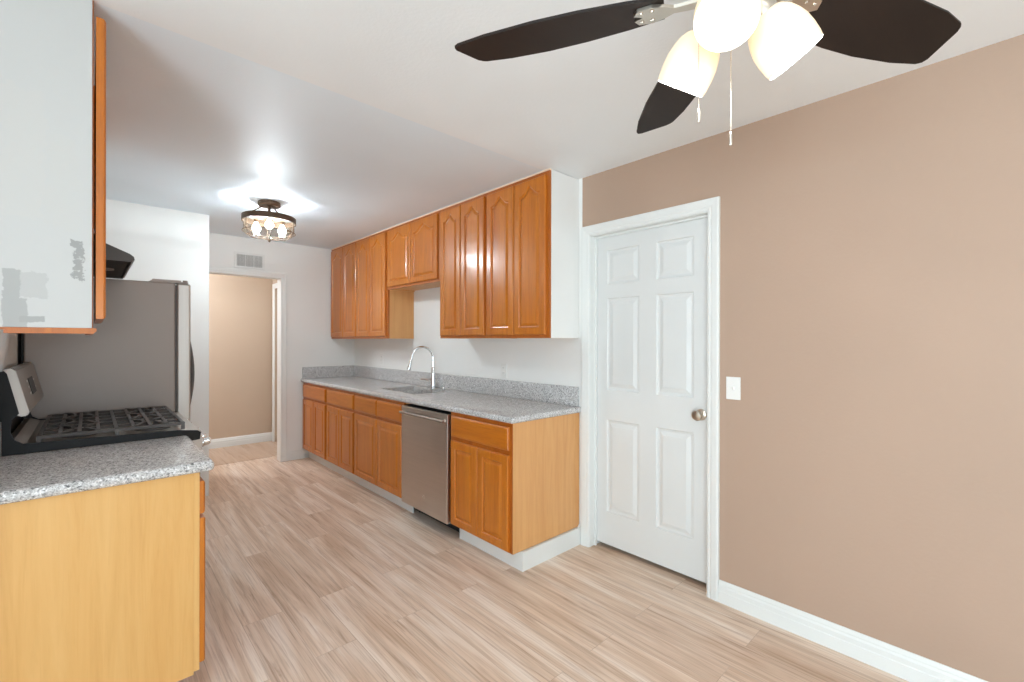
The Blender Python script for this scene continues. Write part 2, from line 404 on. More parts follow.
# ------------------------------------------------------------------ the room shell
XR = 2.411; CEIL = 2.44; YF = 5.4565; YB = -7.0; XL = -0.262; XD = -2.60; YM = 1.906; YLW = 1.90
YH = 6.70; XH = 1.817
struct('floor', box(B(), XD-.1, XR+.124, YB-.1, 5.79, -.08, 0), 'floor')
struct('floor_hall', box(B(), -1.6, XH+.1, 5.79, YH+.1, -.08, -.001), 'hall_floor')
# kitchen ceiling, dining ceiling and hall ceiling
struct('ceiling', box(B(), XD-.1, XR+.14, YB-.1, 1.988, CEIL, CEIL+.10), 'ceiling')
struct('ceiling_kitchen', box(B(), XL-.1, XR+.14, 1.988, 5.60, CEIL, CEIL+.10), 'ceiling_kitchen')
struct('ceiling_hall', box(B(), -1.6, XH+.1, 5.60, YH+.1, CEIL, CEIL+.1), 'ceiling')
D0, D1, DZ = 1.063, 1.841, 2.045      # door opening in the right wall
bm = cells_wall(B(), lambda u, v, d: (XR-d, u, v), [YB, YM], [0, CEIL], [(D0, D1, -.01, DZ)], .12)
struct('wall_right', bm, 'tan_wall')
struct('wall_kitchen_right', box(B(), XR, XR+.12, YM, YF+.13, 0, CEIL), 'white_wall')
OP0, OP1, OPZ = .766, 1.562, 2.040
bm = cells_wall(B(), lambda u, v, d: (u, YF-d, v), [OP0, XR], [0, CEIL], [(OP0-.01, OP1, -.01, OPZ)], .13)
struct('wall_far', bm, 'white_wall')
struct('wall_partition', box(B(), XL, OP0, 4.697, YF+.13, 0, CEIL), 'white_wall')
struct('wall_left', box(B(), XL-.12, XL, YLW, YF+.13, 0, CEIL), 'white_wall')
struct('wall_dining_end', box(B(), XD, XL-.12, YLW, YLW+.12, 0, CEIL), 'white_wall')
bm = cells_wall(B(), lambda u, v, d: (XD+d, u, v), [YB, YLW+.12], [0, CEIL], [(-2.8, -.4, -.01, 2.06)], .12)
struct('wall_dining_left', bm, 'white_wall')
bm = cells_wall(B(), lambda u, v, d: (u, YB+d, v), [XD-.12, XR+.12], [0, CEIL], [(-1.7, 1.9, .35, 2.25)], .12)
struct('wall_back', bm, 'white_wall')
struct('wall_hall_far', box(B(), -1.6, XH+.1, YH, YH+.1, 0, CEIL), 'hall_wall')
struct('wall_hall_left', box(B(), -1.7, -1.6, YF, YH+.1, 0, CEIL), 'hall_wall')
struct('wall_hall_near', box(B(), -1.6, XL-.12, YF+.03, YF+.13, 0, CEIL), 'hall_wall')
HD0, HD1, HDZ = 5.80, 6.60, 2.04
bm = cells_wall(B(), lambda u, v, d: (XH-d, u, v), [YF+.13, YH+.1], [0, CEIL], [(HD0, HD1, -.01, HDZ)], .1)
struct('wall_hall_right', bm, 'hall_wall')

struct('hall_door_light_block', box(B(), XH+.105, XH+.115, HD0-.1, HD1+.1, -.08, 2.3), 'dark')  # dark panel added behind the hall door to block sky light

# made-up windows behind the camera, added to let the fill light in
def added_window(name, P, a0, a1, z0, z1, mull):
    bm = B(); f = .05
    def bb(u0, u1, v0, v1, d0=-.09, d1=-.03):
        p, q = P(u0, v0, d0), P(u1, v1, d1)
        box(bm, *sorted((p[0], q[0])), *sorted((p[1], q[1])), *sorted((p[2], q[2])))
    bb(a0, a0+f, z0, z1); bb(a1-f, a1, z0, z1); bb(a0+f, a1-f, z0, z0+f); bb(a0+f, a1-f, z1-f, z1)
    for mm_ in mull: bb(mm_-f/2, mm_+f/2, z0+f, z1-f)
    wn = struct(name, bm, 'trim')
    bm = B(); p, q = P(a0+f, z0+f, -.062), P(a1-f, z1-f, -.058)
    box(bm, *sorted((p[0], q[0])), *sorted((p[1], q[1])), *sorted((p[2], q[2])))
    obj('pane', bm, 'glass', wn)
added_window('added_window_1', lambda u, v, d: (u, YB+d, v), -1.7, 1.9, .35, 2.25, [-.5, .7])
added_window('added_window_2', lambda u, v, d: (XD+d, u, v), -2.8, -.4, 0.0, 2.06, [-1.6])

# room door: six moulded panels
def six_panel(bm, a0, a1, z0, z1, panels, P, t):
    us = sorted({a0, a1, *[p[0] for p in panels], *[p[1] for p in panels]}); vs = sorted({z0, z1, *[p[2] for p in panels], *[p[3] for p in panels]})
    g = {}
    def V(a, z):
        k = (round(a, 5), round(z, 5))
        if k not in g: g[k] = bm.verts.new(P(a, z, 0))
        return g[k]
    for i in range(len(us)-1):
        for j in range(len(vs)-1):
            u, v = (us[i]+us[i+1])/2, (vs[j]+vs[j+1])/2
            pn = [p for p in panels if p[0] < u < p[1] and p[2] < v < p[3]]
            if pn: continue
            bm.faces.new((V(us[i], vs[j]), V(us[i+1], vs[j]), V(us[i+1], vs[j+1]), V(us[i], vs[j+1])))
    for (p0, p1, q0, q1) in panels:
        uu = [u for u in us if p0-1e-6 <= u <= p1+1e-6]; vv = [v for v in vs if q0-1e-6 <= v <= q1+1e-6]
        r = lambda k, d: [bm.verts.new(P(a, z, d)) for a, z in rect(p0+k, p1-k, q0+k, q1-k)]
        rings = [r(0, 0), r(.006, -.008), r(.018, -.010), r(.042, -.002), r(.046, -.0015)]
        for ra, rb in zip(rings, rings[1:]):
            for i in range(4): bm.faces.new((ra[i], ra[(i+1) % 4], rb[(i+1) % 4], rb[i]))
        bm.faces.new(rings[-1])
    bmesh.ops.remove_doubles(bm, verts=bm.verts, dist=1e-5)
    n0 = [e for e in bm.edges if e.is_boundary]
    ext = bmesh.ops.extrude_edge_only(bm, edges=n0); vsn = [x for x in ext['geom'] if isinstance(x, bmesh.types.BMVert)]
    dv = Vector(P(0, 0, -t))-Vector(P(0, 0, 0))
    bmesh.ops.translate(bm, verts=vsn, vec=dv)
    bmesh.ops.contextual_create(bm, geom=[x for x in ext['geom'] if isinstance(x, bmesh.types.BMEdge)])
DX = 2.475
pan = []
for (p0, p1) in ((1.171, 1.400), (1.515, 1.752)):
    for (q0, q1) in ((.243, .842), (1.036, 1.632), (1.722, 1.945)): pan.append((p0, p1, q0, q1))
bm = B(); six_panel(bm, D0+.004, D1-.004, .030, 2.035, pan, lambda a, z, d: (DX-d, a, z), .035)
door1 = struct('door_1', bm, 'door_paint')
bm = B(); kc = (DX, 1.128, .950)
lathe(bm, [(0, 0), (.032, 0), (.032, .004), (.026, .009), (.012, .011), (.011, .028), (.018, .034), (.027, .044), (.029, .054), (.025, .062), (.012, .066), (0, .067)], kc, (-1, 0, 0), 28)
tag(obj('door_knob', bm, 'nickel', door1, smooth=True), 'round satin nickel knob')
# jamb, stop and casing of the door
bm = B()
J = .018
box(bm, XR-.001, XR+.12, D0, D0+.003, 0, DZ); box(bm, XR-.001, XR+.12, D1-.003, D1, 0, DZ); box(bm, XR-.001, XR+.12, D0, D1, DZ-.004, DZ)
box(bm, DX-.016, DX-.003, D0+.003, D0+.014, .0, DZ-.004); box(bm, DX-.016, DX-.003, D1-.014, D1-.003, .0, DZ-.004); box(bm, DX-.016, DX-.003, D0+.014, D1-.014, DZ-.015, DZ-.004)
struct('trim_1', bm, 'trim')
def casing(bm, P, a0, a1, zt, w_=.063, a0n=None, right=True, left=True):
    prof = [(0, 0), (0, .008), (.010, .012), (.020, .011), (.026, .014), (.052, .017), (.063, .015), (.063, 0)]
    k = w_/.063; prof = [(x*k, y) for x, y in prof]
    # mitred: path of the casing as a sweep of the profile (offset outward)
    path = []
    if left: path += [(a0, 0, (-1, 0))]
    path += [(a0, zt, (-1, 1)), (a1, zt, (1, 1))]
    if right: path += [(a1, 0, (1, 0))]
    if not left: path[0] = (a0, zt, (0, 1))
    rings = []
    for a, z, (sa, sz) in path:
        rings.append([bm.verts.new(P(a+sa*o_, z+sz*o_, d)) for o_, d in prof])
    for r0, r1 in zip(rings, rings[1:]):
        for i in range(len(prof)): bm.faces.new((r0[i], r0[(i+1) % len(prof)], r1[(i+1) % len(prof)], r1[i]))
    bm.faces.new(rings[0]); bm.faces.new(rings[-1][::-1])
bm = B(); casing(bm, lambda a, z, d: (XR-d, a, z), D0, D1, DZ)
struct('trim_2', bm, 'trim')
struct('door_light_block', box(B(), XR+.125, XR+.135, D0-.3, D1+.3, -.08, 2.3), 'dark')  # added dark panel, keeps sky light out of the gap under the door
# far opening casing (kitchen side), the left leg ends behind the partition
bm = B(); casing(bm, lambda a, z, d: (a, YF-d, z), OP0+.001, OP1, OPZ, left=False)
struct('trim_3', bm, 'trim')
# hall door with its casing
hp = []
for (p0, p1) in ((HD0+.10, HD0+.35), (HD0+.45, HD0+.70)):
    for (q0, q1) in ((.24, .84), (1.03, 1.63), (1.72, 1.94)): hp.append((p0, p1, q0, q1))
bm = B(); six_panel(bm, HD0+.004, HD1-.004, .03, HDZ-.006, hp, lambda a, z, d: (XH+.03-d, a, z), .035)
struct('door_2', bm, 'door_paint')
bm = B(); casing(bm, lambda a, z, d: (XH-d, a, z), HD0, HD1, HDZ)
struct('trim_4', bm, 'trim')

# baseboards with a stepped profile
def base_prof(h=.112, t=.015): return [(0, 0), (t, 0), (t, h*.50), (t*.86, h*.54), (t*.86, h*.72), (t*.60, h*.80), (t*.60, h*.86), (t*.35, h*.97), (t*.2, h), (0, h)]
struct('baseboard_right', prism(B(), [(XR-d, z) for d, z in base_prof()], YB, D0-.064, 'y'), 'trim')
struct('baseboard_hall', prism(B(), [(YH-d, z) for d, z in base_prof(.115)], -1.6, XH, 'x'), 'trim')
struct('baseboard_far', prism(B(), [(YF-d, z) for d, z in base_prof(.105, .012)], OP1+.064, 1.862, 'x'), 'trim')
struct('baseboard_back', prism(B(), [(YB+d, z) for d, z in base_prof()], XD, XR, 'x'), 'trim')
struct('trim_5', box(B(), OP0, OP1, 5.765, 5.80, -.001, .004, .0015), 'hall_floor')

# ------------------------------------------------------------------ sink-wall base cabinets
XB = 1.800; XT = 1.862; TOP = .875
PB = lambda a, z, d: (XB-d, a, z)
def base_cabinet(name, y0, y1, label, drawers, doors, group='low oak cabinets along the sink wall', side=None, top=TOP):
    t = thing(name, label, 'cabinet', ((XB+XR)/2, (y0+y1)/2, 0), group)
    bm = B()
    box(bm, XB+.019, XR-.002, y0+.0005, y1-.0005, .114, .132)                      # bottom
    box(bm, XB+.019, XR-.002, y0+.0005, y0+.0185, .132, top)                        # sides
    box(bm, XB+.019, XR-.002, y1-.0185, y1-.0005, .132, top)
    box(bm, XR-.014, XR-.002, y0+.0185, y1-.0185, .132, top)                       # back
    obj('body', bm, 'raw_wood', t)
    bm = B(); s = .030
    box(bm, XB, XB+.019, y0+.0005, y0+s, .114, top); box(bm, XB, XB+.019, y1-s, y1-.0005, .114, top)
    box(bm, XB, XB+.019, y0+s, y1-s, .114, .142); box(bm, XB, XB+.019, y0+s, y1-s, top-.030, top); box(bm, XB, XB+.019, y0+s, y1-s, .680, .716)
    if len(doors) == 2:
        mid = (doors[0][1]+doors[1][0])/2
        box(bm, XB, XB+.019, mid-.015, mid+.015, .142, .680)
    obj('face_frame', bm, 'oak_gap', t)
    for a0, a1 in drawers:
        bm = B(); slab_front(bm, a0, a1, .712, .848, PB); obj('drawer', bm, 'oak_h', t)
    for a0, a1 in doors:
        bm = B(); cab_door(bm, a0, a1, .122, .684, PB, stile=.048); obj('door', bm, 'oak', t)
    if side:
        bm = B(); box(bm, XB+.0, XR-.003, side[0], side[1], .114, top, .001, 1); o = obj('side_panel', bm, 'ply', t)
        o['label'] = 'smooth pale maple side panel'
    return t
Y0, Y1, Y2, Y3, Y4, Y5 = 1.928, 2.541, 3.172, 4.057, 4.735, 5.442
base_cabinet('base_cabinet', Y0, Y1, 'low honey oak cabinet at the near end of the run, between dishwasher and white door', [(1.953, 2.524)], [(1.953, 2.236), (2.243, 2.524)], side=(1.924, 1.9275))
base_cabinet('base_cabinet', Y2, Y3, 'low honey oak cabinet under the sink with two small false drawer fronts', [(3.190, 3.596), (3.606, 4.042)], [(3.190, 3.596), (3.606, 4.042)])
base_cabinet('base_cabinet', Y3, Y4, 'low honey oak cabinet between the sink cabinet and the one in the far corner', [(4.072, 4.705)], [(4.072, 4.385), (4.391, 4.705)])
base_cabinet('base_cabinet', Y4, Y5, 'low honey oak cabinet in the far corner against the white far wall', [(4.750, 5.415)], [(4.750, 5.078), (5.084, 5.415)])
# white kick boards under the run
bm = B(); box(bm, XT, XT+.012, Y2-.03, 5.444, 0, .112, .001, 1)
struct('baseboard_kitchen', bm, 'trim')
bm = B(); box(bm, XT, XT+.012, 1.907, Y1-.015, 0, .1125); prism(bm, [(XT+.012, 0), (2.395, 0), (2.409, .022), (2.409, .132), (2.385, .1125), (XT+.012, .1125)], 1.907, 1.9235, 'y')
struct('baseboard_cabinet_end', bm, 'trim')

# dishwasher
t = thing('dishwasher', 'stainless steel dishwasher with bar handle between the low oak cabinets', 'dishwasher', (2.1, 2.856, 0))
DY0, DY1 = 2.552, 3.166
bm = B(); box(bm, 1.806, 2.36, DY0+.004, DY1-.004, .10, .855); box(bm, 1.90, 2.36, DY0+.01, DY1-.01, .012, .10)
for yy in (DY0+.04, DY1-.04): tube(bm, [(1.92, yy, 0), (1.92, yy, .03)], .012, 10)
obj('tub', bm, 'dark', t)
bm = B(); box(bm, 1.776, 1.806, DY0, DY1, .108, .852, .004, 2); obj('door', bm, 'steel_dw', t)
bm = B(); tube(bm, [(1.752, DY0+.012, .806), (1.752, DY1-.02, .806)], .010, 16)
for yy in (DY0+.032, DY1-.045): box(bm, 1.746, 1.778, yy-.014, yy+.014, .795, .817, .004, 2)
obj('handle', bm, 'steel', t, smooth=True)
bm = B(); lathe(bm, [(0, 0), (.010, 0), (.011, .0008), (.0115, .0016), (.0095, .002), (.009, .0013), (0, .0013)], (1.776, 2.842, .222), (-1, 0, 0), 24)
obj('badge', bm, 'chrome', t, smooth=True)
# countertop with the sink cut-out
SX0, SX1, SY0, SY1 = 1.955, 2.300, 3.245, 3.870
def slab_top(bm, xs, ys, holes, z0, z1, edges, bev=.017):
    cells_wall(bm, lambda u, v, d: (u, v, z1+d), xs, ys, holes, z1-z0)
    bmesh.ops.recalc_face_normals(bm, faces=bm.faces)
    es = []
    for e in bm.edges:
        a, b = e.verts[0].co, e.verts[1].co
        for ax, val in edges:
            if abs(a[ax]-val) < 1e-5 and abs(b[ax]-val) < 1e-5:
                horizontal = abs(a.z-b.z) < 1e-6
                if horizontal or all(abs(a[x2]-v2) < 1e-5 for x2, v2 in edges):
                    es.append(e); break
    return es
t = thing('countertop', 'long speckled grey granite worktop with backsplash over the dishwasher and sink', 'countertop', (2.1, 3.7, .875))
bm = B()
es = slab_top(bm, [1.772, XR-.002], [1.905, 5.452], [(SX0, SX1, SY0, 3.545), (SX0, SX1, 3.570, SY1)], .8755, .914, [(0, 1.772), (1, 1.905)])
bmesh.ops.bevel(bm, geom=es, offset=.016, segments=4, profile=.5, affect='EDGES', clamp_overlap=True)
obj('slab', bm, 'granite', t, smooth=True)
bm = B(); box(bm, XR-.022, XR-.001, 1.930, 5.452, .9145, 1.045, .003, 2); obj('backsplash', bm, 'granite', t)
bm = B(); box(bm, 1.79, XR-.0225, 5.430, 5.452, .9145, 1.045, .003, 2); obj('backsplash', bm, 'granite', t)
# sink
t = thing('kitchen_sink', 'stainless steel double bowl sink set in the grey granite worktop', 'sink', (2.11, 3.635, .70))
def bowl(y0, y1):
    bm = B(); P = lambda a, b, d: (a, b, d)
    def rr(x0, x1, ya, yb, r, n=5):
        pts = []
        for cx_, cy_, a0 in ((x1-r, yb-r, 0), (x0+r, yb-r, 90), (x0+r, ya+r, 180), (x1-r, ya+r, 270)):
            for k in range(n+1):
                a = R_(a0+90*k/n); pts.append((cx_+r*math.cos(a), cy_+r*math.sin(a)))
        return pts
    e = .0035
    L = [(rr(SX0-.018, SX1+.018, y0-.010, y1+.010, .03), .8748), (rr(SX0+e, SX1-e, y0+e, y1-e, .035), .8748), (rr(SX0+e+.004, SX1-e-.004, y0+e+.004, y1-e-.004, .04), .866),
         (rr(SX0+.012, SX1-.012, y0+.012, y1-.012, .045), .73), (rr(SX0+.03, SX1-.03, y0+.03, y1-.03, .04), .705), (rr((SX0+SX1)/2-.045, (SX0+SX1)/2+.045, (y0+y1)/2-.045, (y0+y1)/2+.045, .044), .700)]
    L2 = [(p, z-.0025) for p, z in L[::-1]]
    rings = [[bm.verts.new((x, y, z)) for x, y in pts] for pts, z in L+L2]
    n = len(rings[0])
    for r0, r1 in zip(rings, rings[1:]):
        for i in range(n): bm.faces.new((r0[i], r0[(i+1) % n], r1[(i+1) % n], r1[i]))
    for i in range(n): bm.faces.new((rings[-1][i], rings[-1][(i+1) % n], rings[0][(i+1) % n], rings[0][i]))
    return bm
for ya, yb in ((SY0, 3.545), (3.570, SY1)):
    o = obj('bowl', bowl(ya, yb), 'steel_sink', t, smooth=True)
    c = ((SX0+SX1)/2, (ya+yb)/2)
    bm = B(); lathe(bm, [(0, .699), (.046, .699), (.050, .703), (.046, .706), (.036, .702), (.030, .7), (0, .7)], (*c, 0), seg=24); obj('drain', bm, 'chrome', o, smooth=True)
# faucet
FX, FY = 2.345, 3.60
t = thing('kitchen_faucet', 'chrome gooseneck pull-down faucet standing behind the sink', 'faucet', (FX, FY, .914))
bm = B(); lathe(bm, [(0, .9142), (.030, .9142), (.030, .920), (.021, .926), (.019, .99), (.0165, 1.02), (.0165, 1.10), (.013, 1.11), (0, 1.11)], (FX, FY, 0), seg=24); obj('base', bm, 'chrome', t, smooth=True)
bm = B(); ux, uy = -.96, .28    # the spout swings a little to the far bowl
pts = [(FX, FY, 1.10), (FX, FY, 1.15), (FX, FY, 1.190)]
rad = .100
for k in range(0, 19):
    a = PI*k/18*1.0; d = rad*(1-math.cos(a)); pts.append((FX+ux*d, FY+uy*d, 1.190+rad*math.sin(a)*1.06))
pts.append((FX+ux*(2*rad+.008), FY+uy*(2*rad+.008), 1.176))
tube(bm, pts, .0105, 14); obj('spout', bm, 'chrome', t, smooth=True)
e = Vector(pts[-1]); dn = Vector((ux*.22, uy*.22, -1)).normalized()
bm = B(); lathe(bm, [(0, -.004), (.012, -.004), (.0145, .01), (.0155, .05), (.0185, .088), (.017, .095), (0, .095)], e, dn, 20); obj('spray_head', bm, 'chrome', t, smooth=True)
bm = B(); tube(bm, [(FX, FY, .985), (FX-.025, FY+.035, .986), (FX-.045, FY+.062, .988)], [.015, .014, .013], 12); tube(bm, [(FX-.045, FY+.062, .988), (FX-.072, FY+.100, .992)], [.009, .008], 10); obj('handle', bm, 'chrome', t, smooth=True)
# deck button beside the faucet
bm = B(); lathe(bm, [(0, .9142), (.019, .9142), (.019, .918), (.013, .921), (.011, .932), (.0135, .935), (.0135, .944), (0, .945)], (2.352, 3.44, 0), seg=20)
tag(obj('sink_air_gap_cap', bm, 'chrome', origin=(2.352, 3.44, .914), smooth=True), 'small round chrome cap on the granite beside the faucet', 'cap')

# ------------------------------------------------------------------ upper cabinets of the sink wall
XU = 2.123; UZ0 = 1.372; UT = 2.430
PU = lambda a, z, d: (XU-d, a, z)
def wall_cabinet(y0, y1, z0, doors, label, group='hanging oak cabinets along the sink wall', white_side=False):
    t = thing('wall_cabinet', label, 'cabinet', ((XU+XR)/2, (y0+y1)/2, z0), group)
    bm = B()
    box(bm, XU+.019, XR-.002, y0+.0005, y0+.016, z0, UT); box(bm, XU+.019, XR-.002, y1-.016, y1-.0005, z0, UT)
    box(bm, XU+.019, XR-.002, y0+.016, y1-.016, z0+.012, z0+.028); box(bm, XU+.019, XR-.002, y0+.016, y1-.016, UT-.016, UT); box(bm, XR-.008, XR-.002, y0+.016, y1-.016, z0+.028, UT-.016)
    obj('body', bm, 'ply', t)
    bm = B(); s = .030
    box(bm, XU, XU+.019, y0+.0005, y0+s, z0, UT); box(bm, XU, XU+.019, y1-s, y1-.0005, z0, UT)
    box(bm, XU, XU+.019, y0+s, y1-s, z0, z0+.030); box(bm, XU, XU+.019, y0+s, y1-s, UT-.035, UT)
    mid = (doors[0][1]+doors[1][0])/2; box(bm, XU, XU+.019, mid-.015, mid+.015, z0+.030, UT-.035)
    obj('face_frame', bm, 'oak_gap', t)
    for a0, a1 in doors:
        bm = B(); cab_door(bm, a0, a1, z0+.022, UT-.024, PU, stile=.047, arch=.056); obj('door', bm, 'oak', t)
    if white_side:
        bm = B(); box(bm, XU+.012, XR-.002, y0-.004, y0, z0, UT+.006, .0008, 1); o = obj('side_panel', bm, 'white_wall', t); o['label'] = 'side panel painted white'
    return t
U0, U1, U2, U3, U4, U5 = 1.936, 2.549, 3.150, 4.052, 4.736, 5.4545
wall_cabinet(U0, U1, UZ0, [(1.962, 2.248), (2.256, 2.540)], 'tall hanging oak cabinet with white painted side, nearest the white door', white_side=True)
wall_cabinet(U1, U2, UZ0, [(2.572, 2.852), (2.860, 3.134)], 'tall hanging oak cabinet between the white-sided one and the short one')
wall_cabinet(U2, U3, 1.845, [(3.182, 3.608), (3.616, 4.034)], 'short hanging oak cabinet over the sink')
wall_cabinet(U3, U4, UZ0, [(4.082, 4.412), (4.420, 4.730)], 'tall hanging oak cabinet just beyond the short one over the sink')
wall_cabinet(U4, U5, UZ0, [(4.752, 5.078), (5.086, 5.432)], 'tall hanging oak cabinet in the far corner, the farthest one from the white door')
bm = B(); box(bm, XU-.006, XU+.02, U0-.002, U5, UT, CEIL-.0005, .001, 1)
struct('trim_6', bm, 'caulk')

# wall plates
def plate(name, label, cat, y, z, wy=.070, hz=.115, duplex=True, group=None):
    t = thing(name, label, cat, (XR, y, z), group)
    bm = B(); box(bm, XR-.006, XR+.0, y-wy/2, y+wy/2, z-hz/2, z+hz/2, .002, 2); obj('plate', bm, 'plastic', t)
    bm = B()
    if duplex:
        for s in (-1, 1):
            bm = B(); box(bm, XR-.008, XR-.005, y-.016, y+.016, z+s*.02-.014, z+s*.02+.014, .0015, 1); so = obj('socket', bm, 'plastic', t)
            for q in (-1, 1): obj('slot', box(B(), XR-.0085, XR-.0078, y+q*.006-.001, y+q*.006+.001, z+s*.02-.002, z+s*.02+.006), 'dark', so)

    else:
        prism(bm, [(XR-.005, z-.010), (XR-.016, z+.004), (XR-.015, z+.010), (XR-.005, z+.012)], y-.0045, y+.0045, 'y'); obj('toggle', bm, 'plastic', t)
        for s in (-1, 1): obj('screw', lathe(B(), [(0, 0), (.003, 0), (.002, .0015), (0, .0015)], (XR-.006, y, z+s*.03), (-1, 0, 0), 10), 'plastic', t)
plate('wall_outlet', 'white wall outlet on the backsplash wall right of the faucet', 'outlet', 2.684, 1.118, group='wall outlets over the granite')
plate('wall_outlet', 'white wall outlet on the wall in the far corner under the tall cabinets', 'outlet', 4.74, 1.15, group='wall outlets over the granite')
plate('light_switch', 'white toggle light switch on the tan wall beside the door', 'light switch', .931, 1.115, .070, .115, False)

# air vent over the opening
t = thing('air_vent', 'white metal air vent on the far wall over the hall opening', 'vent', (1.252, YF, 2.195))
bm = B(); vx0, vx1, vz0, vz1 = 1.108, 1.397, 2.113, 2.280
for a in ((vx0, vx0+.024, vz0, vz1), (vx1-.024, vx1, vz0, vz1), (vx0+.024, vx1-.024, vz0, vz0+.022), (vx0+.024, vx1-.024, vz1-.022, vz1)): box(bm, a[0], a[1], YF-.010, YF, a[2], a[3])
obj('frame', bm, 'vent', t)
bm = B(); box(bm, vx0+.02, vx1-.02, YF-.0015, YF-.0005, vz0+.02, vz1-.02); obj('backing', bm, 'vent_shadow', t)
bm = B(); n = 12
for i in range(n):
    z = vz0+.030+(vz1-vz0-.058)*i/(n-1); prism(bm, [(YF-.009, z-.0022), (YF-.002, z+.0012), (YF-.002, z+.0032), (YF-.009, z-.0002)], vx0+.024, vx1-.024, 'x')
for xx in (vx0+.105, vx1-.105): box(bm, xx-.002, xx+.002, YF-.0095, YF-.002, vz0+.022, vz1-.022)
for i in range(18):
    xx = vx0+.034+(vx1-vx0-.068)*i/17; box(bm, xx-.0012, xx+.0012, YF-.008, YF-.003, vz0+.022, vz1-.022)
obj('slats', bm, 'vent', t)

# ------------------------------------------------------------------ left side: base cabinet + counter
XF = .297; LY0, LY1 = 1.99, 2.560
PL = lambda a, z, d: (XF+d, a, z)
t = thing('base_cabinet', 'low cabinet with a pale maple side under the short granite counter, left foreground', 'cabinet', (0, 2.27, 0))
bm = B()
box(bm, XL+.001, XF-.019, LY0+.004, LY0+.020, .142, TOP); box(bm, XL+.001, XF-.019, LY1-.018, LY1, .142, TOP); box(bm, XL+.001, XF-.019, LY0+.020, LY1-.018, .142, .158)
box(bm, XL+.001, XL+.012, LY0+.020, LY1-.018, .158, TOP); box(bm, XL+.001, XF-.075, LY0+.02, LY1, 0, .142); obj('body', bm, 'raw_wood', t)
bm = B(); prism(bm, [(XL+.001, 0), (XF-.069, 0), (XF-.069, .142), (XF-.018, .142), (XF-.018, TOP), (XL+.001, TOP)], LY0, LY0+.004, 'y')
o = obj('side_panel', bm, 'ply_pale', t); o['label'] = 'smooth pale maple side panel'
bm = B(); box(bm, XF-.018, XF, LY0, LY0+.032, .152, TOP, .0015, 1); box(bm, XF-.018, XF, LY1-.03, LY1, .152, TOP)
box(bm, XF-.018, XF, LY0+.032, LY1-.03, .152, .18); box(bm, XF-.018, XF, LY0+.032, LY1-.03, .695, .73); box(bm, XF-.018, XF, LY0+.032, LY1-.03, TOP-.03, TOP)
obj('face_frame', bm, 'ply_pale', t)
bm = B(); slab_front(bm, LY0+.004, LY1-.012, .720, .838, PL); d = obj('drawer', bm, 'oak_h', t)
bm = B(); kk = (XF+.019, LY0+.27, .770); lathe(bm, [(0, 0), (.008, 0), (.006, .012), (.014, .018), (.015, .026), (0, .028)], kk, (1, 0, 0), 16); obj('knob', bm, 'chrome', d, smooth=True)
bm = B(); cab_door(bm, LY0+.004, LY1-.012, .176, .704, PL, stile=.05); d = obj('door', bm, 'oak', t)
t = thing('countertop', 'short piece of speckled grey granite counter beside the stove, left foreground', 'countertop', (0, 2.27, .875))
bm = B(); es = slab_top(bm, [XL+.001, .340], [1.962, 2.566], [], .8755, .914, [(0, .340), (1, 1.962)])
bmesh.ops.bevel(bm, geom=es, offset=.016, segments=4, profile=.5, affect='EDGES', clamp_overlap=True)
obj('slab', bm, 'granite', t, smooth=True)
bm = B(); box(bm, XL+.001, XL+.021, 1.97, 2.566, .9145, 1.045, .003, 2); obj('backsplash', bm, 'granite', t)

# left upper cabinet with the worn white side
t = thing('wall_cabinet', 'hanging cabinet with a worn white painted side and patches of grey, top left', 'cabinet', (0, 1.97, 1.374))
UX = .010; LU0, LU1 = 1.970, 2.560
bm = B(); box(bm, XL+.001, UX-.018, LU0+.005, LU0+.020, 1.392, 2.438); box(bm, XL+.001, UX-.018, LU1-.016, LU1, 1.392, 2.438); box(bm, XL+.001, UX-.018, LU0+.020, LU1-.016, 1.405, 1.42)
obj('body', bm, 'raw_wood', t)
bm = B(); box(bm, XL+.001, UX-.003, LU0, LU0+.005, 1.392, 2.438, .0008, 1)
o = obj('side_panel', bm, 'patchy', t); o['label'] = 'worn white side with grey patches'
bm = B(); s = .03
box(bm, UX-.018, UX, LU0+.006, LU0+.036, 1.392, 2.438); box(bm, UX-.018, UX, LU1-s, LU1, 1.392, 2.438); box(bm, UX-.018, UX, LU0+.036, LU1-s, 1.392, 1.43); box(bm, UX-.018, UX, LU0+.036, LU1-s, 2.40, 2.438)
obj('face_frame', bm, 'oak_gap', t)
bm = B(); prism(bm, [(-.182, 1.374), (UX, 1.374), (UX+.008, 1.382), (UX+.008, 1.3915), (XL+.002, 1.3915), (XL+.002, 1.385), (-.182, 1.385)], LU0+.001, LU0+.030, 'y')
prism(bm, [(UX-.02, 1.374), (UX, 1.374), (UX+.006, 1.382), (UX+.006, 1.3915), (UX-.02, 1.3915)], LU0+.030, LU1, 'y')
obj('bottom_rail', bm, 'oak_gap', t)  # darker wood tone puts the shade of the underside into the colour
bm = B(); PV = lambda a, z, d: (UX+.006+d, a, z)
cab_door(bm, LU0+.002, LU1-.008, 1.422, 2.388, PV, t=.024, stile=.05, arch=.056); obj('door', bm, 'oak', t)

# cabinet above the hood and range hood
t = thing('range_hood', 'black range hood over the stove, behind the worn white-sided cabinet', 'range hood', (-.08, 2.95, 1.69))
HY0, HY1 = 2.572, 3.330
prof = [(XL+.001, 1.693), (.136, 1.693), (.146, 1.703), (.143, 1.716), (.130, 1.727), (.03, 1.772), (.012, 1.80), (XL+.001, 1.80)]
bm = B(); 
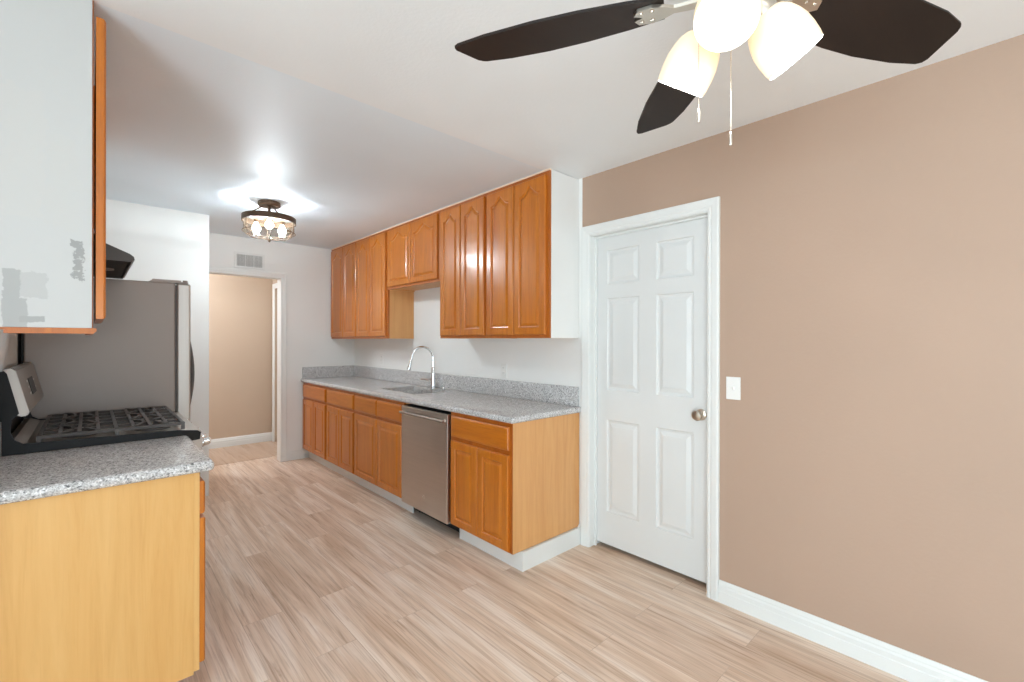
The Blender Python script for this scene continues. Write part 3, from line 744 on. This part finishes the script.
# shell: two cheeks plus a folded top
prism(bm, prof, HY0, HY0+.004, 'y'); prism(bm, prof, HY1-.004, HY1, 'y')
th = [(.136, 1.693), (.146, 1.703), (.143, 1.716), (.130, 1.727), (.03, 1.772), (.012, 1.80), (XL+.001, 1.80), (XL+.001, 1.795), (.010, 1.795), (.027, 1.768), (.128, 1.722), (.139, 1.713), (.141, 1.705), (.133, 1.697)]
prism(bm, th, HY0+.004, HY1-.004, 'y'); obj('shell', bm, 'hood', t)
bm = B(); box(bm, XL+.004, .128, HY0+.006, HY1-.006, 1.700, 1.712); obj('filter', bm, 'dark', t)
bm = B(); lathe(bm, [(0, 0), (.03, 0), (.03, -.006), (.022, -.008), (0, -.008)], (.06, 2.95, 1.700), (0, 0, 1), 20); obj('lamp_lens', bm, 'fridge_side', t)
t = thing('wall_cabinet', 'small hanging oak cabinet over the black range hood', 'cabinet', (-.14, 2.95, 1.80))
bm = B(); box(bm, XL+.001, UX-.018, HY0, HY1, 1.802, 2.438); obj('body', bm, 'raw_wood', t)
bm = B(); box(bm, UX-.018, UX-.002, HY0, HY1, 1.802, 2.438); obj('face_frame', bm, 'oak_gap', t)
for a0, a1 in ((HY0+.02, 2.947), (2.953, HY1-.02)):
    bm = B(); cab_door(bm, a0, a1, 1.82, 2.42, lambda a, z, d: (UX-.002+d, a, z), stile=.047, arch=.06); obj('door', bm, 'oak', t)

# ------------------------------------------------------------------ stove
t = thing('gas_stove', 'stainless steel gas stove with black grates beside the fridge', 'stove', (0.03, 2.95, 0))
SY, EY = 2.572, 3.330
bm = B(); box(bm, XL+.03, .352, SY+.004, EY-.004, .03, .912); 
for xx in (-.2, .3):
    for yy in (SY+.06, EY-.06): tube(bm, [(xx, yy, 0), (xx, yy, .035)], .015, 10)
obj('body', bm, 'black', t)
bm = B()
prism(bm, [(-.235, .912), (.385, .905), (.392, .918), (.388, .927), (.30, .938), (-.18, .946), (-.215, .962), (-.235, .962)], SY+.010, EY-.010, 'y')
obj('cooktop', bm, 'steel', t)
bm = B()
sidep = [(XL+.005, .885), (XL+.005, 1.228), (-.236, 1.236), (-.228, 1.225), (-.196, 1.07), (-.214, 1.05), (-.2185, 1.00), (-.208, .968), (-.186, .952), (-.14, .950), (.30, .940), (.376, .930), (.388, .920), (.384, .888), (.36, .885)]
prism(bm, sidep, SY, SY+.010, 'y'); prism(bm, sidep, EY-.010, EY, 'y')
box(bm, XL+.005, -.245, SY+.010, EY-.010, .90, 1.225)
obj('side_trim', bm, 'black', t)
bm = B()
pp = [(-.243, 1.236), (-.220, 1.244), (-.206, 1.236), (-.169, 1.070), (-.176, 1.058), (-.196, 1.058), (-.243, 1.10)]
prism(bm, pp, SY+.002, EY-.002, 'y')
bmesh.ops.recalc_face_normals(bm, faces=bm.faces)
bmesh.ops.bevel(bm, geom=[e for e in bm.edges if abs(e.verts[0].co.y-e.verts[1].co.y) > .3 or True], offset=.003, segments=2, affect='EDGES')
pnl = obj('control_panel', bm, 'steel', t)
nx, nz = .976, .218   # face normal of the panel
fx = lambda s: (-.206+(.037)*s, 1.236-.166*s)
bm = B(); a, b = fx(.30), fx(.72)
prism(bm, [(a[0], a[1]), (a[0]+.002, a[1]+.0004), (b[0]+.002, b[1]+.0004), (b[0], b[1])], 2.87, 3.06, 'y'); obj('display', bm, 'black', pnl)
for y_, s_ in ((2.82, .35), (2.82, .5), (2.82, .65), (3.09, .4), (3.09, .6)):
    c = fx(s_); obj('button', box(B(), c[0]-.001, c[0]+.002, y_-.009, y_+.009, c[1]-.004, c[1]+.004), 'plastic', pnl)
# recessed burner wells and caps
for (bx, by, r) in ((-.03, 2.71, .045), (.22, 2.71, .052), (-.03, 3.19, .038), (.22, 3.19, .048), (.10, 2.95, .05)):
    bm = B(); lathe(bm, [(0, .936), (r+.016, .937), (r+.014, .947), (r, .949), (r, .955), (r-.004, .958), (0, .959)], (bx, by, 0), seg=24); obj('burner', bm, 'iron', t, smooth=True)
# three continuous cast grates
GX0, GX1 = -.145, .322
for g0, g1 in ((2.600, 2.832), (2.838, 3.066), (3.072, 3.300)):
    bm = B(); zt = .972; w_ = .0065; h_ = .012
    def bar(x0, y0, x1, y1, za=zt, zb=zt):
        a, b = Vector((x0, y0, za)), Vector((x1, y1, zb)); dd = (b-a); nn = Vector((-dd.y, dd.x, 0)).normalized()*w_
        vs = [bm.verts.new(p+q) for p in (a, b) for q in (nn, -nn, -nn*.8-Vector((0, 0, h_)), nn*.8-Vector((0, 0, h_)))]
        for f in ((0, 1, 2, 3), (7, 6, 5, 4), (0, 4, 5, 1), (1, 5, 6, 2), (2, 6, 7, 3), (3, 7, 4, 0)): bm.faces.new([vs[i] for i in f])
    bar(GX0, g0, GX1, g0); bar(GX0, g1, GX1, g1); bar(GX0, g0, GX0, g1); bar(GX1, g0, GX1, g1)
    gm = (g0+g1)/2
    for q_ in range(1, 8): bar(GX0+(GX1-GX0)*q_/8, g0, GX0+(GX1-GX0)*q_/8, g1, zt+.002, zt+.002)
    bar(GX0, gm, GX1, gm)
    for cx_ in (GX0+.115, GX1-.115):
        for sx_, sy_ in ((-1, -1), (1, -1), (-1, 1), (1, 1)): bar(cx_+sx_*.055, gm+sy_*.105, cx_+sx_*.02, gm+sy_*.03, zt+.004, zt+.007)
    for xx in (GX0, GX0+.235, GX1):
        for yy in (g0, g1): box(bm, xx-.007, xx+.007, yy-.006, yy+.006, .940, zt)
    obj('grate', bm, 'iron', t)
bm = B(); box(bm, .352, .388, SY+.003, EY-.003, .17, .80, .006, 2); dr = obj('oven_door', bm, 'steel', t)
bm = B(); box(bm, .3882, .3895, SY+.10, EY-.10, .30, .66); obj('oven_window', bm, 'black', dr)
bm = B(); tube(bm, [(.43, SY+.05, .745), (.43, EY-.05, .745)], .012, 14)
for yy in (SY+.08, EY-.08): tube(bm, [(.387, yy, .745), (.43, yy, .745)], .009, 10)
obj('handle', bm, 'steel', dr, smooth=True)
bm = B(); box(bm, .352, .386, SY+.003, EY-.003, .055, .162, .005, 2); obj('drawer', bm, 'steel', t)
bm = B(); prism(bm, [(.352, .81), (.392, .81), (.396, .90), (.385, .904), (.352, .904)], SY+.003, EY-.003, 'y'); kp = obj('knob_panel', bm, 'steel', t)
for yy in (SY+.035, SY+.16, 2.951, EY-.16, EY-.035):
    bm = B(); lathe(bm, [(0, 0), (.022, 0), (.022, .006), (.018, .010), (.0165, .030), (.013, .033), (0, .033)], (.3945, yy, .865), (.98, 0, .1), 20); box(bm, .42, .434, yy-.004, yy+.004, .855, .884, .002, 1); obj('knob', bm, 'chrome', kp, smooth=True)

# ------------------------------------------------------------------ fridge
t = thing('refrigerator', 'grey sided fridge with stainless steel doors beyond the stove', 'refrigerator', (.08, 3.80, 0))
GY0, GY1 = 3.345, 4.255; FZ = 1.692
bm = B(); box(bm, -.240, .376, GY0, GY1, .03, FZ, .006, 2)
for xx in (-.18, .32):
    for yy in (GY0+.06, GY1-.06): tube(bm, [(xx, yy, 0), (xx, yy, .035)], .02, 10)
obj('body', bm, 'fridge_side', t)
bm = B(); box(bm, -.248, -.2405, GY0+.003, GY1-.003, .03, FZ-.004); obj('rear_panel', bm, 'dark', t)
bm = B(); box(bm, .3765, .384, GY0+.004, GY1-.004, .05, FZ-.012); obj('gasket', bm, 'iron', t)
ym = (GY0+GY1)/2
for i, (a0, a1) in enumerate(((GY0, ym-.003), (ym+.003, GY1))):
    bm = B(); box(bm, .384, .452, a0, a1, .70, FZ, .010, 3); d = obj('door', bm, 'steel_lt', t)
    hy = a1-.045 if i == 0 else a0+.045
    bm = B(); pts = [(.450, hy, .86), (.490, hy, .885)]+[(.490+.028*math.sin(PI*k/10), hy, .885+.49*k/10) for k in range(1, 10)]+[(.490, hy, 1.375), (.450, hy, 1.40)]
    tube(bm, pts, .011, 12); o = obj('handle', bm, 'iron', d, smooth=True)
bm = B(); box(bm, .384, .452, GY0, GY1, .08, .692, .010, 3); d = obj('freezer_drawer', bm, 'steel_lt', t)
bm = B(); tube(bm, [(.495, GY0+.12, .63), (.495, GY1-.12, .63)], .012, 12)
for yy in (GY0+.15, GY1-.15): tube(bm, [(.45, yy, .63), (.495, yy, .63)], .010, 10)
obj('handle', bm, 'steel', d, smooth=True)
for a0, a1 in ((GY0+.004, GY0+.06), (GY1-.06, GY1-.004)):
    bm = B(); prism(bm, [(.250, FZ), (.268, FZ+.012), (.27, FZ+.018), (.405, FZ+.018), (.405, FZ+.010), (.440, FZ+.010), (.440, FZ+.0005), (.38, FZ)], a0, a1, 'y')
    lathe(bm, [(0, FZ+.010), (.012, FZ+.010), (.012, FZ+.022), (0, FZ+.022)], (.428, (a0+a1)/2, 0), seg=14)
    obj('hinge_cover', bm, 'fridge_side', t)

# ------------------------------------------------------------------ kitchen ceiling fixture
kx, ky = KL
t = thing('ceiling_light', 'round bronze semi-flush light with clear glass and three bulbs on the kitchen ceiling', 'ceiling light', (kx, ky, CEIL))
bm = B(); lathe(bm, [(0, CEIL), (.078, CEIL), (.080, CEIL-.006), (.080, CEIL-.026), (.074, CEIL-.034), (0, CEIL-.034)], (kx, ky, 0), seg=36); obj('canopy', bm, 'bronze', t, smooth=True)
RZ = 2.300; RR = .191
bm = B(); lathe(bm, [(RR, RZ-.022), (RR, RZ+.022), (RR-.010, RZ+.022), (RR-.010, RZ-.022)], (kx, ky, 0), seg=56, closed=True); obj('ring', bm, 'bronze', t, smooth=True)
bm = B()
for k in range(3):
    a = R_(35+120*k); tube(bm, [(kx+.045*math.cos(a), ky+.045*math.sin(a), CEIL-.033), (kx+(RR-.006)*math.cos(a), ky+(RR-.006)*math.sin(a), RZ+.018)], .0045, 8)
tube(bm, [(kx, ky, CEIL-.033), (kx, ky, RZ+.02)], .011, 14); obj('rods', bm, 'bronze', t, smooth=True)
bm = B(); lathe(bm, [(0, RZ+.022), (.126, RZ+.020), (.130, RZ+.014), (.126, RZ+.008), (0, RZ+.006)], (kx, ky, 0), seg=24)  # plate widened to block bulb light going up to the ceiling
for k in range(3):
    a = R_(15+120*k); c = (kx+.105*math.cos(a), ky+.105*math.sin(a), 0); tube(bm, [(kx, ky, RZ+.012), (c[0], c[1], RZ+.012)], .006, 8); lathe(bm, [(0, RZ+.018), (.016, RZ+.018), (.016, RZ-.018), (0, RZ-.018)], c, seg=16)
obj('sockets_and_light_block', bm, 'bronze', t, smooth=True)
for k in range(3):
    a = R_(15+120*k); c = (kx+.105*math.cos(a), ky+.105*math.sin(a), 0)
    bm = B(); z = RZ-.018; lathe(bm, [(0, z), (.013, z), (.015, z-.012), (.026, z-.028), (.032, z-.045), (.028, z-.062), (.014, z-.073), (0, z-.075)], c, seg=20)
    obj('bulb', bm, 'bulb', t, smooth='all')
    point('kitchen_bulb_light', (c[0], c[1], RZ-.062), 48.0, (.80, .91, 1.0), .037)
bm = B(); z0 = RZ-.020; lathe(bm, [(RR-.012, z0), (RR-.012, z0-.085), (RR-.03, z0-.105), (.10, z0-.122), (0, z0-.128), (0, z0-.125), (.10, z0-.119), (RR-.033, z0-.102), (RR-.0145, z0-.083), (RR-.0145, z0)], (kx, ky, 0), seg=48); obj('glass_shade', bm, 'glass', t, smooth=True)
bm = B()
rg = [(kx+(RR-.006)*math.cos(2*PI*k/48), ky+(RR-.006)*math.sin(2*PI*k/48), z0-.078) for k in range(48)]
tube(bm, rg, .0035, 8, closed=True)
for k in range(6):
    a = R_(20+60*k); ca, sa = math.cos(a), math.sin(a)
    tube(bm, [(kx+(RR-.004)*ca, ky+(RR-.004)*sa, z0+.004), (kx+(RR-.005)*ca, ky+(RR-.005)*sa, z0-.078), (kx+(RR-.06)*ca, ky+(RR-.06)*sa, z0-.118), (kx+.012*ca, ky+.012*sa, z0-.134)], .0026, 6)
lathe(bm, [(0, z0-.128), (.012, z0-.130), (.014, z0-.138), (.008, z0-.144), (.009, z0-.150), (0, z0-.156)], (kx, ky, 0), seg=16)
obj('wire_cage', bm, 'bronze', t, smooth=True)

# ------------------------------------------------------------------ ceiling fan
fx_, fy_ = FAN; BZ = 2.085
t = thing('ceiling_fan', 'ceiling fan with five dark blades and lit frosted glass shades', 'ceiling fan', (fx_, fy_, CEIL))
bm = B(); lathe(bm, [(0, CEIL+.003), (.068, CEIL+.003), (.070, CEIL-.02), (.055, CEIL-.055), (.022, CEIL-.065), (.016, CEIL-.07), (.016, 2.29), (0, 2.29)], (fx_, fy_, 0), seg=32); obj('canopy', bm, 'nickel', t, smooth=True)
bm = B(); lathe(bm, [(0, 2.30), (.045, 2.298), (.075, 2.285), (.098, 2.255), (.102, 2.20), (.098, 2.165), (.080, 2.145), (.055, 2.135), (0, 2.132)], (fx_, fy_, 0), seg=40); obj('motor_housing', bm, 'nickel', t, smooth=True)
bm = B(); lathe(bm, [(0, 2.135), (.058, 2.132), (.062, 2.10), (.060, 2.065), (.048, 2.045), (.030, 2.030), (.012, 2.022), (0, 2.018)], (fx_, fy_, 0), seg=32); lk = obj('light_kit', bm, 'nickel', t, smooth=True)
for k in range(5):
    a = R_(117+72*k); M3 = Matrix.Translation((fx_, fy_, BZ)) @ Matrix.Rotation(a, 4, 'Z') @ Matrix.Rotation(R_(-11), 4, 'X')
    # outline of the blade (u along, v across)
    out = [(.140, -.046), (.22, -.062), (.32, -.074), (.42, -.078), (.52, -.070), (.585, -.056), (.594, -.050), (.603, -.038), (.628, .040), (.626, .052), (.614, .060), (.54, .072), (.42, .078), (.32, .074), (.22, .062), (.140, .046)]
    bm = B(); prism(bm, out, -.003, .003, 'z'); bmesh.ops.transform(bm, matrix=M3, verts=bm.verts); bl = obj('blade', bm, 'blade', t)
    bm = B(); arm = [(.060, -.016), (.12, -.012), (.14, -.026), (.165, -.036), (.195, -.032), (.204, -.012), (.185, .0), (.204, .012), (.195, .032), (.165, .036), (.14, .026), (.12, .012), (.060, .016)]
    prism(bm, arm, -.010, -.0035, 'z')
    for uu, vv in ((.165, -.02), (.165, .02), (.188, -.02), (.188, .02)): lathe(bm, [(0, -.013), (.004, -.0125), (.005, -.010), (0, -.010)], (uu, vv, 0), seg=10)
    bmesh.ops.transform(bm, matrix=M3, verts=bm.verts); obj('blade_arm', bm, 'nickel', t)
# shades
for k in range(3):
    a = R_(77+120*k); ax = Vector((math.cos(a)*math.cos(R_(53)), math.sin(a)*math.cos(R_(53)), -math.sin(R_(53))))
    mouth = Vector((fx_-.004+.132*math.cos(a), fy_+.004+.132*math.sin(a), 1.946)); neck = mouth-ax*.112
    bm = B(); tube(bm, [Vector((fx_+.03*math.cos(a), fy_+.03*math.sin(a), 2.055)), neck-ax*.006], .012, 12); lathe(bm, [(0, -.020), (.026, -.018), (.030, -.004), (.030, .010), (0, .010)], neck, ax, 24); obj('shade_holder', bm, 'nickel', t, smooth=True)
    o_ = [(.024, .0), (.036, .007), (.046, .020), (.053, .038), (.0575, .058), (.0585, .080), (.0575, .100), (.0555, .112)]
    i_ = [(r-.004, h_) for r, h_ in o_[::-1]]
    bm = B(); lathe(bm, o_, neck, ax, 40, mi=0); lathe(bm, [o_[-1], (o_[-1][0]-.002, o_[-1][1]+.0015)]+i_+[(0, .006)], neck, ax, 40, mi=1)
    bmesh.ops.remove_doubles(bm, verts=bm.verts, dist=1e-5)
    sh = obj('glass_shade', bm, ['shade', 'shade_in'], t, smooth=True)
    bm = B(); lathe(bm, [(0, .010), (.012, .012), (.014, .030), (.022, .048), (.0255, .065), (.021, .082), (.010, .090), (0, .091)], neck, ax, 20); obj('bulb', bm, 'bulb', t, smooth='all')
    pl_ = mouth+ax*.012
    point('fan_bulb_light', pl_, 3.5, WARM, .05)
def chain(x, y, z0_, z1_, pend):
    bm = B(); n_ = int((z0_-z1_)/.005)
    for i in range(n_):
        z = z0_-i*(z0_-z1_)/n_; bmesh.ops.create_icosphere(bm, subdivisions=1, radius=.0011, matrix=Matrix.Translation((x, y, z)))
    tube(bm, [(x, y, z0_), (x, y, z1_)], .0007, 5)
    c = obj('pull_chain', bm, 'nickel', t, smooth=True)
    bm = B(); lathe(bm, [(0, 0), (.0015, 0), (.0028, -.005), (.003, -pend+.003), (.002, -pend), (0, -pend)], (x, y, z1_), seg=12); obj('pull_fob', bm, 'nickel', c, smooth=True)
chain(fx_-.058, fy_+.050, 2.04, 1.840, .030)
chain(fx_-.010, fy_+.004, 2.03, 1.790, .028)

# unseen fill light added to brighten the hall, no fixture
point('added_hall_fill', (.3, 6.2, 2.2), 48, (.88, .93, 1.0), .12)
